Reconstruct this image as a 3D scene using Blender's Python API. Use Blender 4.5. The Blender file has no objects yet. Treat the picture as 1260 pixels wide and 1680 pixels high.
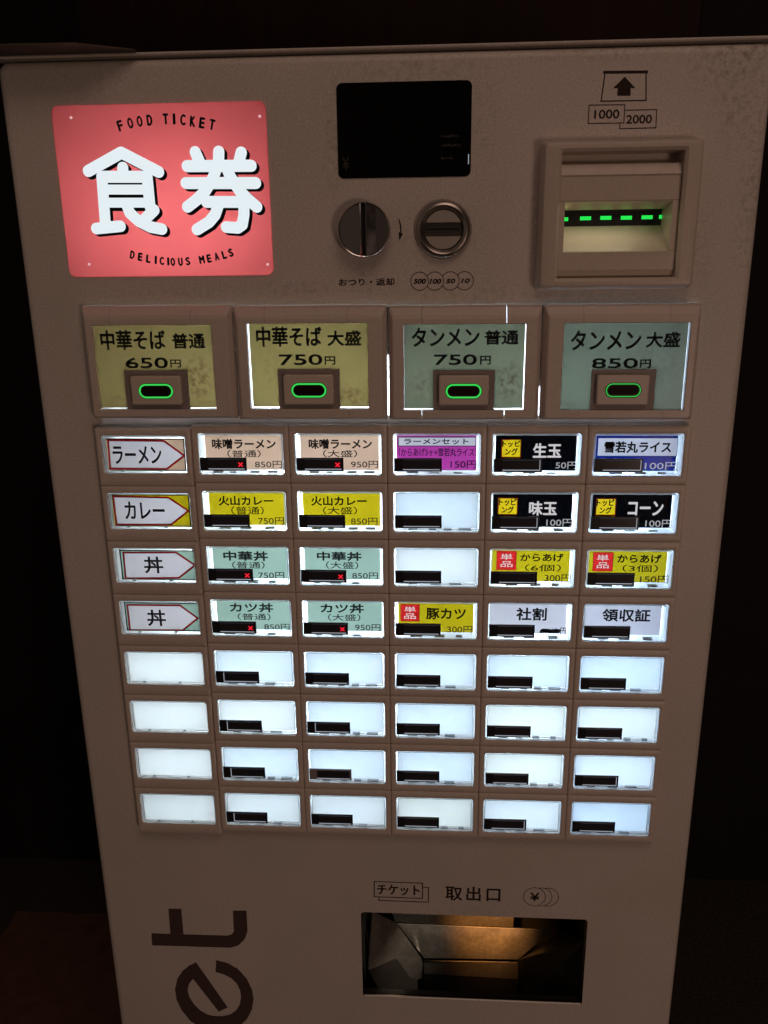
import bpy, bmesh, math, random
from mathutils import Vector
random.seed(7)
scene = bpy.context.scene
col = scene.collection
RAD = math.radians

# ---------------------------------------------------------------- camera
# machine millimetres (x right, y into the machine, z up, panel middle = 0) -> world metres
FLOOR = -1100.0
def W(x, y, z):
    return Vector((x / 1000.0, y / 1000.0, (z - FLOOR) / 1000.0))

cam_data = bpy.data.cameras.new('camera')
cam_data.sensor_fit = 'VERTICAL'
cam_data.sensor_height = 36.0
cam_data.lens = 30.0
cam_data.clip_start = 0.01
cam_data.clip_end = 60.0
cam = bpy.data.objects.new('camera', cam_data)
col.objects.link(cam)
cam.location = W(5.20, -590.06, 217.58)
cam.rotation_euler = (RAD(73.134), RAD(0.671), RAD(3.364))
scene.camera = cam

# ---------------------------------------------------------------- world, lamps, exposure
world = bpy.data.worlds.new('World')
scene.world = world
world.use_nodes = True
wn, wl = world.node_tree.nodes, world.node_tree.links
bg = wn['Background']
tc = wn.new('ShaderNodeTexCoord')
sep = wn.new('ShaderNodeSeparateXYZ')
mr = wn.new('ShaderNodeMapRange')
mr.inputs['From Min'].default_value = 0.25
mr.inputs['From Max'].default_value = -0.75
mixw = wn.new('ShaderNodeMixRGB')
mixw.inputs[1].default_value = (0.0022, 0.0016, 0.0012, 1)      # dark end of the room
mixw.inputs[2].default_value = (0.12, 0.085, 0.066, 1)      # dim warm end of the room
wl.new(tc.outputs['Generated'], sep.inputs[0])
wl.new(sep.outputs[0], mr.inputs[0])
wl.new(mr.outputs[0], mixw.inputs[0])
wl.new(mixw.outputs[0], bg.inputs['Color'])
bg.inputs['Strength'].default_value = 0.6

def area(name, loc, target, sx, sy, power, color, spread=180):
    d = bpy.data.lights.new(name, 'AREA')
    d.shape = 'RECTANGLE'; d.size = sx; d.size_y = sy
    d.energy = power; d.color = color; d.spread = RAD(spread)
    o = bpy.data.objects.new(name, d); col.objects.link(o)
    o.location = loc
    o.rotation_euler = (target - loc).to_track_quat('-Z', 'Y').to_euler()
    return o

# the dim warm ceiling light of the room, above and in front of the machine
area('ceiling_lamp', W(250, -900, 1350), W(-30, 0, 40), 0.9, 0.6, 2.5, (1.0, 0.65, 0.505))
# added fill light, low and far to the right, brightening the lower door
area('fill_light', W(1150, -2250, -420), W(-30, 0, -150), 0.5, 0.5, 6.1, (1.0, 0.65, 0.505))

scene.view_settings.view_transform = 'Standard'
scene.view_settings.look = 'None'
scene.view_settings.exposure = 0.0
scene.view_settings.gamma = 1.0
scene.view_settings.use_curve_mapping = False
scene.render.film_transparent = False
scene.cycles.max_bounces = 10
scene.cycles.diffuse_bounces = 6
scene.cycles.transparent_max_bounces = 12
scene.cycles.sample_clamp_indirect = 4.0
scene.cycles.caustics_reflective = False
scene.cycles.caustics_refractive = False

# ---------------------------------------------------------------- measured tables (millimetres on the machine's face)
TEXTS = {
    (1, 1): [('ラーメン', -228.4, 73.1, -192.3, 86.5, 'kb')],
    (1, 2): [('カレー', -223.9, 31.1, -193.7, 44.7, 'kb')],
    (1, 3): [('丼', -213.4, -11.7, -198.6, 1.8, 'kb')],
    (1, 4): [('丼', -215.1, -55.1, -200.3, -41.4, 'kb')],
    (2, 1): [('味噌ラーメン', -156.7, 82.8, -109.9, 90.5, 'kb'), ('（普通）', -145.8, 76.7, -121.3, 82.1, 'k'), ('850円', -126.0, 68.7, -106.0, 74.0, 'p')],
    (3, 1): [('味噌ラーメン', -86.0, 82.9, -40.2, 90.5, 'kb'), ('（大盛）', -75.7, 76.8, -51.1, 82.2, 'k'), ('950円', -55.7, 68.9, -36.0, 74.2, 'p')],
    (2, 2): [('火山カレー', -154.9, 40.0, -113.8, 47.4, 'kb'), ('（普通）', -145.7, 33.2, -121.4, 39.4, 'k'), ('750円', -125.9, 25.4, -106.6, 31.1, 'p')],
    (3, 2): [('火山カレー', -85.8, 40.2, -44.7, 47.6, 'kb'), ('（大盛）', -77.1, 33.7, -52.0, 39.6, 'k'), ('850円', -56.7, 25.5, -37.0, 31.2, 'p')],
    (2, 3): [('中華丼', -154.2, -3.5, -120.0, 4.3, 'kb'), ('（普通）', -147.8, -9.7, -123.0, -4.1, 'k'), ('750円', -128.2, -17.8, -108.4, -12.3, 'p')],
    (3, 3): [('中華丼', -83.0, -2.8, -49.3, 4.5, 'kb'), ('（大盛）', -76.3, -9.2, -52.0, -3.4, 'k'), ('850円', -56.7, -17.3, -37.2, -11.9, 'p')],
    (2, 4): [('カツ丼', -151.9, -45.6, -118.1, -37.8, 'kb'), ('（普通）', -146.2, -52.1, -120.7, -46.4, 'k'), ('850円', -126.0, -60.4, -106.0, -54.9, 'p')],
    (3, 4): [('カツ丼', -81.7, -45.3, -48.3, -37.5, 'kb'), ('（大盛）', -76.1, -51.7, -51.2, -46.0, 'k'), ('950円', -55.5, -59.9, -35.9, -54.2, 'p')],
    (4, 1): [('ラーメンセット', -17.2, 86.4, 28.9, 90.6, 'kb'), ('（からあげ3ヶ+雪若丸ライス）', -21.1, 77.6, 34.7, 83.8, 'pu'), ('150円', 16.2, 68.8, 34.9, 74.7, 'pu')],
    (5, 1): [('トッピ', 52.8, 84.5, 65.4, 89.3, 'kb'), ('ング', 54.9, 78.7, 63.9, 83.9, 'kb'), ('生玉', 74.6, 76.8, 94.6, 87.4, 'wb'), ('50円', 91.0, 68.6, 106.1, 73.9, 'g')],
    (6, 1): [('雪若丸ライス', 124.5, 80.4, 171.1, 88.8, 'kb'), ('100円', 153.7, 68.2, 176.5, 73.8, 'g')],
    (5, 2): [('トッピ', 51.6, 41.0, 64.2, 46.5, 'kb'), ('ング', 53.7, 35.4, 62.5, 40.6, 'kb'), ('味玉', 73.4, 33.7, 93.5, 44.6, 'wb'), ('100円', 86.3, 25.5, 105.1, 31.2, 'g')],
    (6, 2): [('トッピ', 121.7, 41.0, 134.2, 46.4, 'kb'), ('ング', 124.0, 35.4, 132.7, 40.6, 'kb'), ('コーン', 144.2, 34.2, 169.2, 45.0, 'wb'), ('100円', 157.3, 25.2, 176.2, 31.0, 'g')],
    (5, 3): [('単', 53.90, -0.78, 62.70, 3.98, 'w'), ('品', 54.10, -6.49, 62.90, -1.81, 'w'), ('からあげ', 68.4, -1.9, 100.1, 4.4, 'kb'), ('（6個）', 72.2, -9.6, 98.5, -4.0, 'k'), ('300円', 86.8, -18.0, 106.1, -11.8, 'p')],
    (6, 3): [('単', 124.29, -0.88, 132.91, 3.88, 'w'), ('品', 124.59, -6.77, 133.31, -1.93, 'w'), ('からあげ', 139.2, -2.4, 171.0, 4.4, 'kb'), ('（3個）', 143.5, -9.5, 169.1, -3.7, 'k'), ('150円', 156.7, -18.2, 177.5, -12.1, 'p')],
    (4, 4): [('単', -17.61, -43.71, -8.89, -39.20, 'w'), ('品', -17.70, -49.39, -8.90, -44.71, 'w'), ('豚カツ', -1.1, -49.5, 29.1, -40.1, 'kb'), ('300円', 15.0, -60.8, 34.2, -54.6, 'p')],
    (5, 4): [('社割', 66.9, -49.4, 89.8, -38.8, 'kb'), ('円', 100.4, -60.3, 105.1, -54.8, 'p')],
    (6, 4): [('領収証', 131.0, -49.3, 166.7, -38.9, 'kb')],
    'b1': [('中華そば', -225.8, 155.7, -180.2, 169.3, 'kb'), ('普通', -175.6, 156.4, -152.6, 166.9, 'kb'), ('650', -209.7, 143.1, -179.7, 150.5, 'kb'), ('円', -178.2, 143.5, -170.6, 149.1, 'kb')],
    'b2': [('中華そば', -117.2, 157.3, -72.2, 170.9, 'kb'), ('大盛', -68.4, 157.7, -45.3, 168.0, 'kb'), ('750', -102.1, 144.8, -72.2, 152.2, 'kb'), ('円', -70.7, 144.9, -63.3, 150.8, 'kb')],
    'b3': [('タンメン', -11.1, 156.7, 34.4, 169.6, 'kb'), ('普通', 37.7, 157.8, 60.6, 167.6, 'kb'), ('750', 4.0, 144.4, 32.9, 151.6, 'kb'), ('円', 35.1, 144.6, 42.4, 150.6, 'kb')],
    'b4': [('タンメン', 95.1, 153.8, 141.4, 167.1, 'kb'), ('大盛', 144.6, 155.4, 167.0, 165.7, 'kb'), ('850', 109.9, 141.7, 140.4, 148.6, 'kb'), ('円', 141.8, 142.0, 149.0, 147.6, 'kb')],
    'door': [('おつり・返却', -60.7, 196.7, -22.9, 201.6, 'i'), ('500', -10.2, 197.5, -1.6, 201.0, 'ii'), ('100', 0.6, 197.4, 8.6, 200.9, 'ii'), ('50', 11.5, 197.6, 18.0, 200.8, 'ii'), ('10', 21.7, 197.7, 27.7, 200.9, 'ii')],
    'door2': [('1000', 104.1, 297.2, 119.8, 302.5, 'i'), ('2000', 124.2, 294.0, 140.2, 299.1, 'i')],
    'door3': [('チケット', -41.8, -301.3, -5.5, -290.6, 'i'), ('取出口', 15.8, -304.7, 61.8, -290.0, 'i'), ('¥', 86.4, -302.6, 94.2, -294.1, 'i')],
    'disp': [('¥', -56.2, 269.7, -51.7, 277.6, 'f')],
}
PATCHES = {(4, 1): [(-21.2, 85.3, 34.0, 91.7, 'white')], (5, 1): [(52.4, 77.2, 65.9, 90.0, 'patch_yellow')], (6, 1): [(119.9, 78.2, 175.2, 91.2, 'white')], (5, 2): [(51.1, 34.5, 64.9, 46.8, 'patch_yellow')], (6, 2): [(121.4, 34.5, 135.2, 46.7, 'patch_yellow')], (5, 3): [(51.1, -8.6, 65.5, 6.1, 'patch_red')], (6, 3): [(121.6, -8.9, 136.1, 5.7, 'patch_red')], (4, 4): [(-20.3, -51.1, -6.1, -37.3, 'patch_red')]}
ARROWS = {1: [(-230.7, 90.8), (-189.9, 90.3), (-175.7, 79.4), (-189.4, 69.5), (-231.3, 69.7)], 2: [(-231.4, 48.6), (-190.2, 47.9), (-176.0, 37.8), (-189.8, 27.0), (-231.1, 26.9)], 3: [(-228.3, 4.8), (-188.0, 5.2), (-174.4, -4.9), (-187.4, -15.1), (-228.5, -16.0)], 4: [(-229.6, -37.8), (-188.6, -37.6), (-175.5, -48.1), (-188.0, -58.2), (-229.4, -58.8)]}
LABEL_CARDS = {1: (-233.1, 68.2, -175.3, 91.7), 2: (-233.0, 25.6, -175.1, 49.9), 3: (-230.8, -16.7, -173.3, 6.6), 4: (-231.6, -58.8, -173.3, -35.8)}
SCRIBBLE = (86.0, -60.4, 99.6, -54.9)
SHOKU = [[(-225.3, 272.0), (-201.9, 282.9), (-178.0, 270.7)], [(-201.8, 273.6), (-202.4, 268.0)], [(-216.5, 268.3), (-186.0, 267.8), (-185.8, 249.3)], [(-216.5, 268.3), (-217.4, 237.2)], [(-213.5, 260.3), (-187.3, 259.9)], [(-214.4, 252.1), (-186.4, 251.7)], [(-223.8, 235.8), (-207.2, 237.1)], [(-201.6, 251.1), (-199.9, 245.4), (-194.2, 240.1), (-186.7, 236.3), (-179.0, 234.9)], [(-183.2, 247.0), (-190.2, 241.1)]]
KEN = [[(-152.6, 282.3), (-150.2, 276.3)], [(-137.0, 282.3), (-137.9, 273.0)], [(-122.2, 281.5), (-124.3, 275.3)], [(-158.6, 273.9), (-116.2, 273.4)], [(-160.2, 263.5), (-113.8, 262.8)], [(-138.9, 273.1), (-141.8, 266.5), (-148.0, 258.0), (-153.9, 253.0), (-160.4, 248.7)], [(-132.6, 272.9), (-130.3, 266.9), (-124.8, 258.2), (-119.6, 253.0), (-113.8, 248.0)], [(-147.3, 251.6), (-122.2, 251.2), (-122.7, 243.2), (-124.2, 237.0), (-127.3, 235.0), (-135.1, 235.6)], [(-139.4, 249.7), (-142.1, 243.5), (-146.6, 238.9), (-155.0, 234.3)]]
ARC_TOP = [('F', -201.0, 299.1, 14), ('O', -194.2, 300.6, 10), ('O', -187.9, 301.5, 7), ('D', -181.3, 302.1, 4), ('T', -170.6, 302.6, 0), ('I', -165.0, 302.5, -2), ('C', -159.2, 301.9, -5), ('K', -152.9, 300.8, -8), ('E', -146.8, 299.8, -11), ('T', -140.3, 298.6, -14)]
ARC_LOW = [('D', -200.9, 218.6, -14), ('E', -195.6, 217.2, -12), ('L', -190.0, 215.9, -9), ('I', -185.0, 215.1, -6), ('C', -180.9, 214.4, -4), ('I', -176.5, 214.0, -2), ('O', -173.4, 213.7, 0), ('U', -168.1, 213.7, 2), ('S', -163.0, 214.0, 5), ('M', -153.3, 214.9, 8), ('E', -148.3, 215.6, 10), ('A', -143.0, 216.8, 12), ('L', -137.7, 217.9, 14), ('S', -133.2, 219.2, 15)]
PINS = [(-233.1, 304.6), (-108.9, 303.0), (-231.6, 212.8), (-108.5, 211.4)]
LOGO_T = [[(-223.2, -323.2), (-211.7, -322.9), (-212.0, -349.7), (-223.7, -350.0)], [(-240.6, -350.1), (-173.2, -349.7), (-169.3, -348.3), (-167.1, -345.1), (-166.6, -322.9), (-154.7, -322.4), (-155.0, -344.1), (-158.1, -353.0), (-164.5, -360.1), (-171.5, -362.7), (-241.2, -363.2)]]
LOGO_BAR = [(-203.1, -380.0), (-178.0, -429.2), (-186.6, -434.6), (-207.2, -398.7), (-213.1, -387.7)]
LOGO_E_OUT = [(-184.9, -376.8), (-175.2, -379.3), (-166.1, -385.5), (-158.9, -395.8), (-154.8, -407.5), (-153.9, -418.3), (-156.1, -430.5), (-161.2, -441.8), (-169.3, -451.2), (-180.2, -456.3), (-191.0, -457.4), (-203.3, -454.1), (-213.4, -446.8), (-220.5, -434.9), (-224.3, -423.0), (-224.7, -410.9), (-221.4, -398.8), (-215.9, -390.0), (-210.2, -384.3), (-203.1, -380.0)]
LOGO_E_IN = [(-186.5, -389.9), (-179.5, -392.0), (-172.8, -396.0), (-168.0, -402.2), (-165.6, -409.6), (-165.2, -417.2), (-166.8, -425.5), (-170.7, -432.4), (-176.3, -437.1), (-182.7, -439.4), (-189.8, -439.8), (-196.8, -438.7), (-203.5, -434.0), (-208.8, -427.1), (-212.1, -419.1), (-213.2, -412.5), (-212.3, -407.1), (-210.4, -402.6), (-208.4, -400.1), (-207.2, -398.7)]
TRAY = {'left': [(-46.4, 14.9, -328.3), (-28.6, 40.6, -361.9), (-25.3, 45.7, -371.9), (-2.7, 82.0, -446.3), (-3.3, 84.0, -468.4), (-9.2, 76.0, -462.3), (-15.6, 67.1, -451.9), (-27.5, 47.6, -410.1), (-51.3, 16.6, -393.0)], 'flap': [(-51.0, 17.0, -393.8), (-29.0, 42.6, -405.7), (-27.3, 44.3, -407.2), (-14.1, 47.7, -433.3), (-8.7, 52.5, -438.4), (-7.7, 45.8, -451.5), (-39.3, 16.6, -422.4)], 'back': [(-29.2, 88, -407.0), (121.0, 88, -408.2), (87.6, 77, -434.4), (-2.7, 77, -436.7)], 'upper': [(-34.5, 100, -405.0), (-3.1, 100, -404.4), (-3.0, 100, -416.9), (-31.8, 100, -416.5)], 'upper2': [(-2.7, 101, -401.1), (84.8, 101, -399.3), (84.5, 101, -418.6), (-2.9, 101, -418.3)], 'lower': [(-2.7, 80, -443.4), (88.1, 80, -441.3), (88.7, 80, -461.2), (-2.7, 80, -458.9)], 'lower_dark': [(-2.7, 80.5, -459.4), (88.8, 80.5, -461.7), (90.3, 80.5, -507.3), (-2.6, 80.5, -507.2)], 'right': [(129.0, 86, -409.0), (138.1, 20, -355.6), (140.3, 20, -425.7), (90.9, 60, -470.8), (87.9, 77, -434.8)]}
LEDS = [(90.6, 238.0), (104.7, 238.4), (118.1, 238.5), (131.6, 238.4), (145.2, 238.5), (155.7, 238.6)]
TRAP = [(109.4, 323.6), (134.5, 323.2), (135.7, 307.3), (107.9, 307.4)]
TRAP_ARROW = [(121.6, 321.1), (128.7, 314.4), (125.7, 314.5), (126.0, 310.1), (117.6, 310.3), (117.7, 314.7), (114.7, 314.5)]
# ---------------------------------------------------------------- materials
def S(r, g, b):
    f = lambda c: (c / 255 / 12.92) if c / 255 <= 0.04045 else ((c / 255 + 0.055) / 1.055) ** 2.4
    return (f(r), f(g), f(b), 1)

def new_mat(name):
    m = bpy.data.materials.new(name); m.use_nodes = True
    nt = m.node_tree
    return m, nt.nodes, nt.links, nt.nodes['Principled BSDF'], nt.nodes['Material Output']

def pbr(name, color, rough=0.5, metal=0.0, spec=0.5, speck=0.0, scale=900.0, bump=0.0, rvar=0.0):
    m, n, l, p, out = new_mat(name)
    p.inputs['Base Color'].default_value = color
    p.inputs['Roughness'].default_value = rough
    p.inputs['Metallic'].default_value = metal
    p.inputs['Specular IOR Level'].default_value = spec
    if speck or bump or rvar:
        t = n.new('ShaderNodeTexCoord')
        nz = n.new('ShaderNodeTexNoise'); nz.inputs['Scale'].default_value = scale
        nz.inputs['Detail'].default_value = 4
        l.new(t.outputs['Object'], nz.inputs['Vector'])
        if speck:
            cr = n.new('ShaderNodeMapRange')
            cr.inputs['From Min'].default_value = 0.25; cr.inputs['From Max'].default_value = 0.75
            cr.inputs['To Min'].default_value = 1 - speck; cr.inputs['To Max'].default_value = 1 + speck
            l.new(nz.outputs['Fac'], cr.inputs[0])
            mx = n.new('ShaderNodeVectorMath'); mx.operation = 'SCALE'
            mx.inputs[0].default_value = color[:3]
            l.new(cr.outputs[0], mx.inputs['Scale'])
            l.new(mx.outputs[0], p.inputs['Base Color'])
        if rvar:
            nz2 = n.new('ShaderNodeTexNoise'); nz2.inputs['Scale'].default_value = 60; nz2.inputs['Detail'].default_value = 6
            l.new(t.outputs['Object'], nz2.inputs['Vector'])
            rr = n.new('ShaderNodeMapRange')
            rr.inputs['From Min'].default_value = 0.3; rr.inputs['From Max'].default_value = 0.7
            rr.inputs['To Min'].default_value = max(0.02, rough - rvar); rr.inputs['To Max'].default_value = rough + rvar
            l.new(nz2.outputs['Fac'], rr.inputs[0]); l.new(rr.outputs[0], p.inputs['Roughness'])
        if bump:
            b = n.new('ShaderNodeBump'); b.inputs['Strength'].default_value = bump; b.inputs['Distance'].default_value = 0.0004
            l.new(nz.outputs['Fac'], b.inputs['Height']); l.new(b.outputs[0], p.inputs['Normal'])
    return m

def emit(name, color, strength):
    m, n, l, p, out = new_mat(name)
    n.remove(p)
    e = n.new('ShaderNodeEmission'); e.inputs[0].default_value = color; e.inputs[1].default_value = strength
    l.new(e.outputs[0], out.inputs[0])
    return m

def sheet(name, color, gloss=0.04, speck=0.0, stains=None):
    """a printed translucent sheet: lit from behind by the lamps in the machine"""
    m, n, l, p, out = new_mat(name)
    n.remove(p)
    tr = n.new('ShaderNodeBsdfTranslucent'); tr.inputs[0].default_value = color
    df = n.new('ShaderNodeBsdfDiffuse'); df.inputs[0].default_value = tuple(c * 0.25 for c in color[:3]) + (1,)
    ad = n.new('ShaderNodeAddShader')
    l.new(tr.outputs[0], ad.inputs[0]); l.new(df.outputs[0], ad.inputs[1])
    if stains or speck:
        t = n.new('ShaderNodeTexCoord')
        nz = n.new('ShaderNodeTexNoise'); nz.inputs['Scale'].default_value = 260; nz.inputs['Detail'].default_value = 7
        l.new(t.outputs['Object'], nz.inputs['Vector'])
        last = None
        if stains:
            for cx, cz, rx, rz, amt in stains:
                mp = n.new('ShaderNodeMapping'); mp.vector_type = 'TEXTURE'
                mp.inputs['Location'].default_value = (cx / 1000, 0, cz / 1000)
                mp.inputs['Scale'].default_value = (rx / 1000, 1000, rz / 1000)
                l.new(t.outputs['Object'], mp.inputs[0])
                ln = n.new('ShaderNodeVectorMath'); ln.operation = 'LENGTH'
                l.new(mp.outputs[0], ln.inputs[0])
                fall = n.new('ShaderNodeMapRange'); fall.inputs['From Min'].default_value = 1.0; fall.inputs['From Max'].default_value = 0.2
                fall.inputs['To Max'].default_value = amt
                l.new(ln.outputs['Value'], fall.inputs[0])
                th = n.new('ShaderNodeMapRange'); th.inputs['From Min'].default_value = 0.44; th.inputs['From Max'].default_value = 0.62
                l.new(nz.outputs['Fac'], th.inputs[0])
                mu = n.new('ShaderNodeMath'); mu.operation = 'MULTIPLY'
                l.new(fall.outputs[0], mu.inputs[0]); l.new(th.outputs[0], mu.inputs[1])
                if last:
                    a = n.new('ShaderNodeMath'); a.operation = 'MAXIMUM'
                    l.new(last.outputs[0], a.inputs[0]); l.new(mu.outputs[0], a.inputs[1]); last = a
                else:
                    last = mu
        mx = n.new('ShaderNodeMixRGB'); mx.inputs[1].default_value = color
        mx.inputs[2].default_value = (color[0] * .38, color[1] * .25, color[2] * .25, 1)
        if last: l.new(last.outputs[0], mx.inputs[0])
        else: mx.inputs[0].default_value = 0
        lo = n.new('ShaderNodeTexNoise'); lo.inputs['Scale'].default_value = 35; lo.inputs['Detail'].default_value = 3
        l.new(t.outputs['Object'], lo.inputs['Vector'])
        lr = n.new('ShaderNodeMapRange'); lr.inputs['From Min'].default_value = .3; lr.inputs['From Max'].default_value = .7
        lr.inputs['To Min'].default_value = 1 - speck; lr.inputs['To Max'].default_value = 1 + speck
        l.new(lo.outputs['Fac'], lr.inputs[0])
        sc = n.new('ShaderNodeVectorMath'); sc.operation = 'SCALE'
        l.new(mx.outputs[0], sc.inputs[0]); l.new(lr.outputs[0], sc.inputs['Scale'])
        l.new(sc.outputs[0], tr.inputs[0])
    gl = n.new('ShaderNodeBsdfGlossy'); gl.inputs['Roughness'].default_value = 0.25
    ms = n.new('ShaderNodeMixShader'); ms.inputs[0].default_value = gloss
    l.new(ad.outputs[0], ms.inputs[1]); l.new(gl.outputs[0], ms.inputs[2])
    l.new(ms.outputs[0], out.inputs[0])
    return m

def acrylic(name, color, white=0.6, clear=0.25):
    """moulded clear plastic that scatters the light behind it"""
    m, n, l, p, out = new_mat(name)
    n.remove(p)
    tr = n.new('ShaderNodeBsdfTranslucent'); tr.inputs[0].default_value = color
    tp = n.new('ShaderNodeBsdfTransparent'); tp.inputs[0].default_value = (.85, .9, .92, 1)
    df = n.new('ShaderNodeBsdfDiffuse'); df.inputs[0].default_value = color
    gl = n.new('ShaderNodeBsdfGlossy'); gl.inputs['Roughness'].default_value = 0.12
    m1 = n.new('ShaderNodeMixShader'); m1.inputs[0].default_value = white
    l.new(df.outputs[0], m1.inputs[1]); l.new(tr.outputs[0], m1.inputs[2])
    m2 = n.new('ShaderNodeMixShader'); m2.inputs[0].default_value = clear
    l.new(m1.outputs[0], m2.inputs[1]); l.new(tp.outputs[0], m2.inputs[2])
    m3 = n.new('ShaderNodeMixShader'); m3.inputs[0].default_value = 0.08
    l.new(m2.outputs[0], m3.inputs[1]); l.new(gl.outputs[0], m3.inputs[2])
    l.new(m3.outputs[0], out.inputs[0])
    return m

def painted_steel():
    """pale powder coat with grime where hands and years have left it"""
    m, n, l, p, out = new_mat('pale_powder_coat')
    t = n.new('ShaderNodeTexCoord')
    fine = n.new('ShaderNodeTexNoise'); fine.inputs['Scale'].default_value = 700; fine.inputs['Detail'].default_value = 3
    big = n.new('ShaderNodeTexNoise'); big.inputs['Scale'].default_value = 9; big.inputs['Detail'].default_value = 5
    spot = n.new('ShaderNodeTexNoise'); spot.inputs['Scale'].default_value = 210; spot.inputs['Detail'].default_value = 8; spot.inputs['Roughness'].default_value = .65
    fleck = n.new('ShaderNodeTexNoise'); fleck.inputs['Scale'].default_value = 330; fleck.inputs['Detail'].default_value = 2
    for x in (fine, big, spot, fleck): l.new(t.outputs['Object'], x.inputs['Vector'])
    # (x, z, rx, rz, amount) in mm on the door
    marks = [(195, 334, 52, 32, .65), (192, 302, 20, 34, .5), (206, 262, 11, 80, .5), (120, 338, 90, 12, .4),
             (-10, 328, 70, 14, .35), (-62, 290, 8, 50, .45), (-62, 268, 10, 12, .5), (35, 300, 12, 40, .25), (-42, 206, 10, 16, .5),
             (-40, 196, 25, 9, .25), (60, 190, 130, 9, .3), (-90, 196, 40, 8, .4), (175, 215, 16, 60, .3), (70, 240, 8, 40, .25),
             (0, 232, 60, 30, .2), (-170, 193, 60, 7, .25), (-215, 325, 60, 14, .2), (40, -320, 110, 20, .22), (-40, -365, 30, 60, .2)]
    last = None
    for cx, cz, rx, rz, amt in marks:
        mp = n.new('ShaderNodeMapping'); mp.vector_type = 'TEXTURE'
        mp.inputs['Location'].default_value = (cx / 1000, 0, cz / 1000)
        mp.inputs['Scale'].default_value = (rx / 1000, 1000, rz / 1000)
        l.new(t.outputs['Object'], mp.inputs[0])
        ln = n.new('ShaderNodeVectorMath'); ln.operation = 'LENGTH'; l.new(mp.outputs[0], ln.inputs[0])
        fa = n.new('ShaderNodeMapRange'); fa.inputs['From Min'].default_value = 1; fa.inputs['From Max'].default_value = .1
        fa.inputs['To Max'].default_value = amt
        l.new(ln.outputs['Value'], fa.inputs[0])
        if last:
            a = n.new('ShaderNodeMath'); a.operation = 'MAXIMUM'
            l.new(last.outputs[0], a.inputs[0]); l.new(fa.outputs[0], a.inputs[1]); last = a
        else: last = fa
    th = n.new('ShaderNodeMapRange'); th.inputs['From Min'].default_value = .47; th.inputs['From Max'].default_value = .66
    l.new(spot.outputs['Fac'], th.inputs[0])
    mu = n.new('ShaderNodeMath'); mu.operation = 'MULTIPLY'
    l.new(th.outputs[0], mu.inputs[0]); l.new(last.outputs[0], mu.inputs[1])
    ft = n.new('ShaderNodeMapRange'); ft.inputs['From Min'].default_value = .74; ft.inputs['From Max'].default_value = .8
    ft.inputs['To Max'].default_value = .5
    l.new(fleck.outputs['Fac'], ft.inputs[0])
    mxx = n.new('ShaderNodeMath'); mxx.operation = 'MAXIMUM'
    l.new(mu.outputs[0], mxx.inputs[0]); l.new(ft.outputs[0], mxx.inputs[1])
    c0 = n.new('ShaderNodeMixRGB'); c0.inputs[1].default_value = (.60, .565, .51, 1); c0.inputs[2].default_value = (.66, .60, .565, 1)
    bt = n.new('ShaderNodeMapRange'); bt.inputs['From Min'].default_value = .35; bt.inputs['From Max'].default_value = .65
    l.new(big.outputs['Fac'], bt.inputs[0]); l.new(bt.outputs[0], c0.inputs[0])
    c1 = n.new('ShaderNodeMixRGB'); c1.inputs[2].default_value = (.12, .095, .06, 1)
    l.new(c0.outputs[0], c1.inputs[1]); l.new(mxx.outputs[0], c1.inputs[0])
    fr = n.new('ShaderNodeMapRange'); fr.inputs['From Min'].default_value = .25; fr.inputs['From Max'].default_value = .75
    fr.inputs['To Min'].default_value = .84; fr.inputs['To Max'].default_value = 1.16
    l.new(fine.outputs['Fac'], fr.inputs[0])
    sc = n.new('ShaderNodeVectorMath'); sc.operation = 'SCALE'
    l.new(c1.outputs[0], sc.inputs[0]); l.new(fr.outputs[0], sc.inputs['Scale'])
    l.new(sc.outputs[0], p.inputs['Base Color'])
    p.inputs['Roughness'].default_value = .42
    p.inputs['Specular IOR Level'].default_value = .4
    b = n.new('ShaderNodeBump'); b.inputs['Strength'].default_value = .12; b.inputs['Distance'].default_value = .0003
    l.new(fine.outputs['Fac'], b.inputs['Height']); l.new(b.outputs[0], p.inputs['Normal'])
    return m

def wood(name, dark, light, scale=6, rough=.5):
    m, n, l, p, out = new_mat(name)
    t = n.new('ShaderNodeTexCoord')
    mp = n.new('ShaderNodeMapping'); mp.inputs['Scale'].default_value = (scale * 6, scale * 6, scale * .35)
    nz = n.new('ShaderNodeTexNoise'); nz.inputs['Scale'].default_value = 2.5; nz.inputs['Detail'].default_value = 7; nz.inputs['Distortion'].default_value = .6
    cr = n.new('ShaderNodeMixRGB'); cr.inputs[1].default_value = dark; cr.inputs[2].default_value = light
    r = n.new('ShaderNodeMapRange'); r.inputs['From Min'].default_value = .3; r.inputs['From Max'].default_value = .7
    l.new(t.outputs['Object'], mp.inputs[0]); l.new(mp.outputs[0], nz.inputs['Vector'])
    l.new(nz.outputs['Fac'], r.inputs[0]); l.new(r.outputs[0], cr.inputs[0]); l.new(cr.outputs[0], p.inputs['Base Color'])
    p.inputs['Roughness'].default_value = rough
    p.inputs['Specular IOR Level'].default_value = .12
    return m

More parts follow.
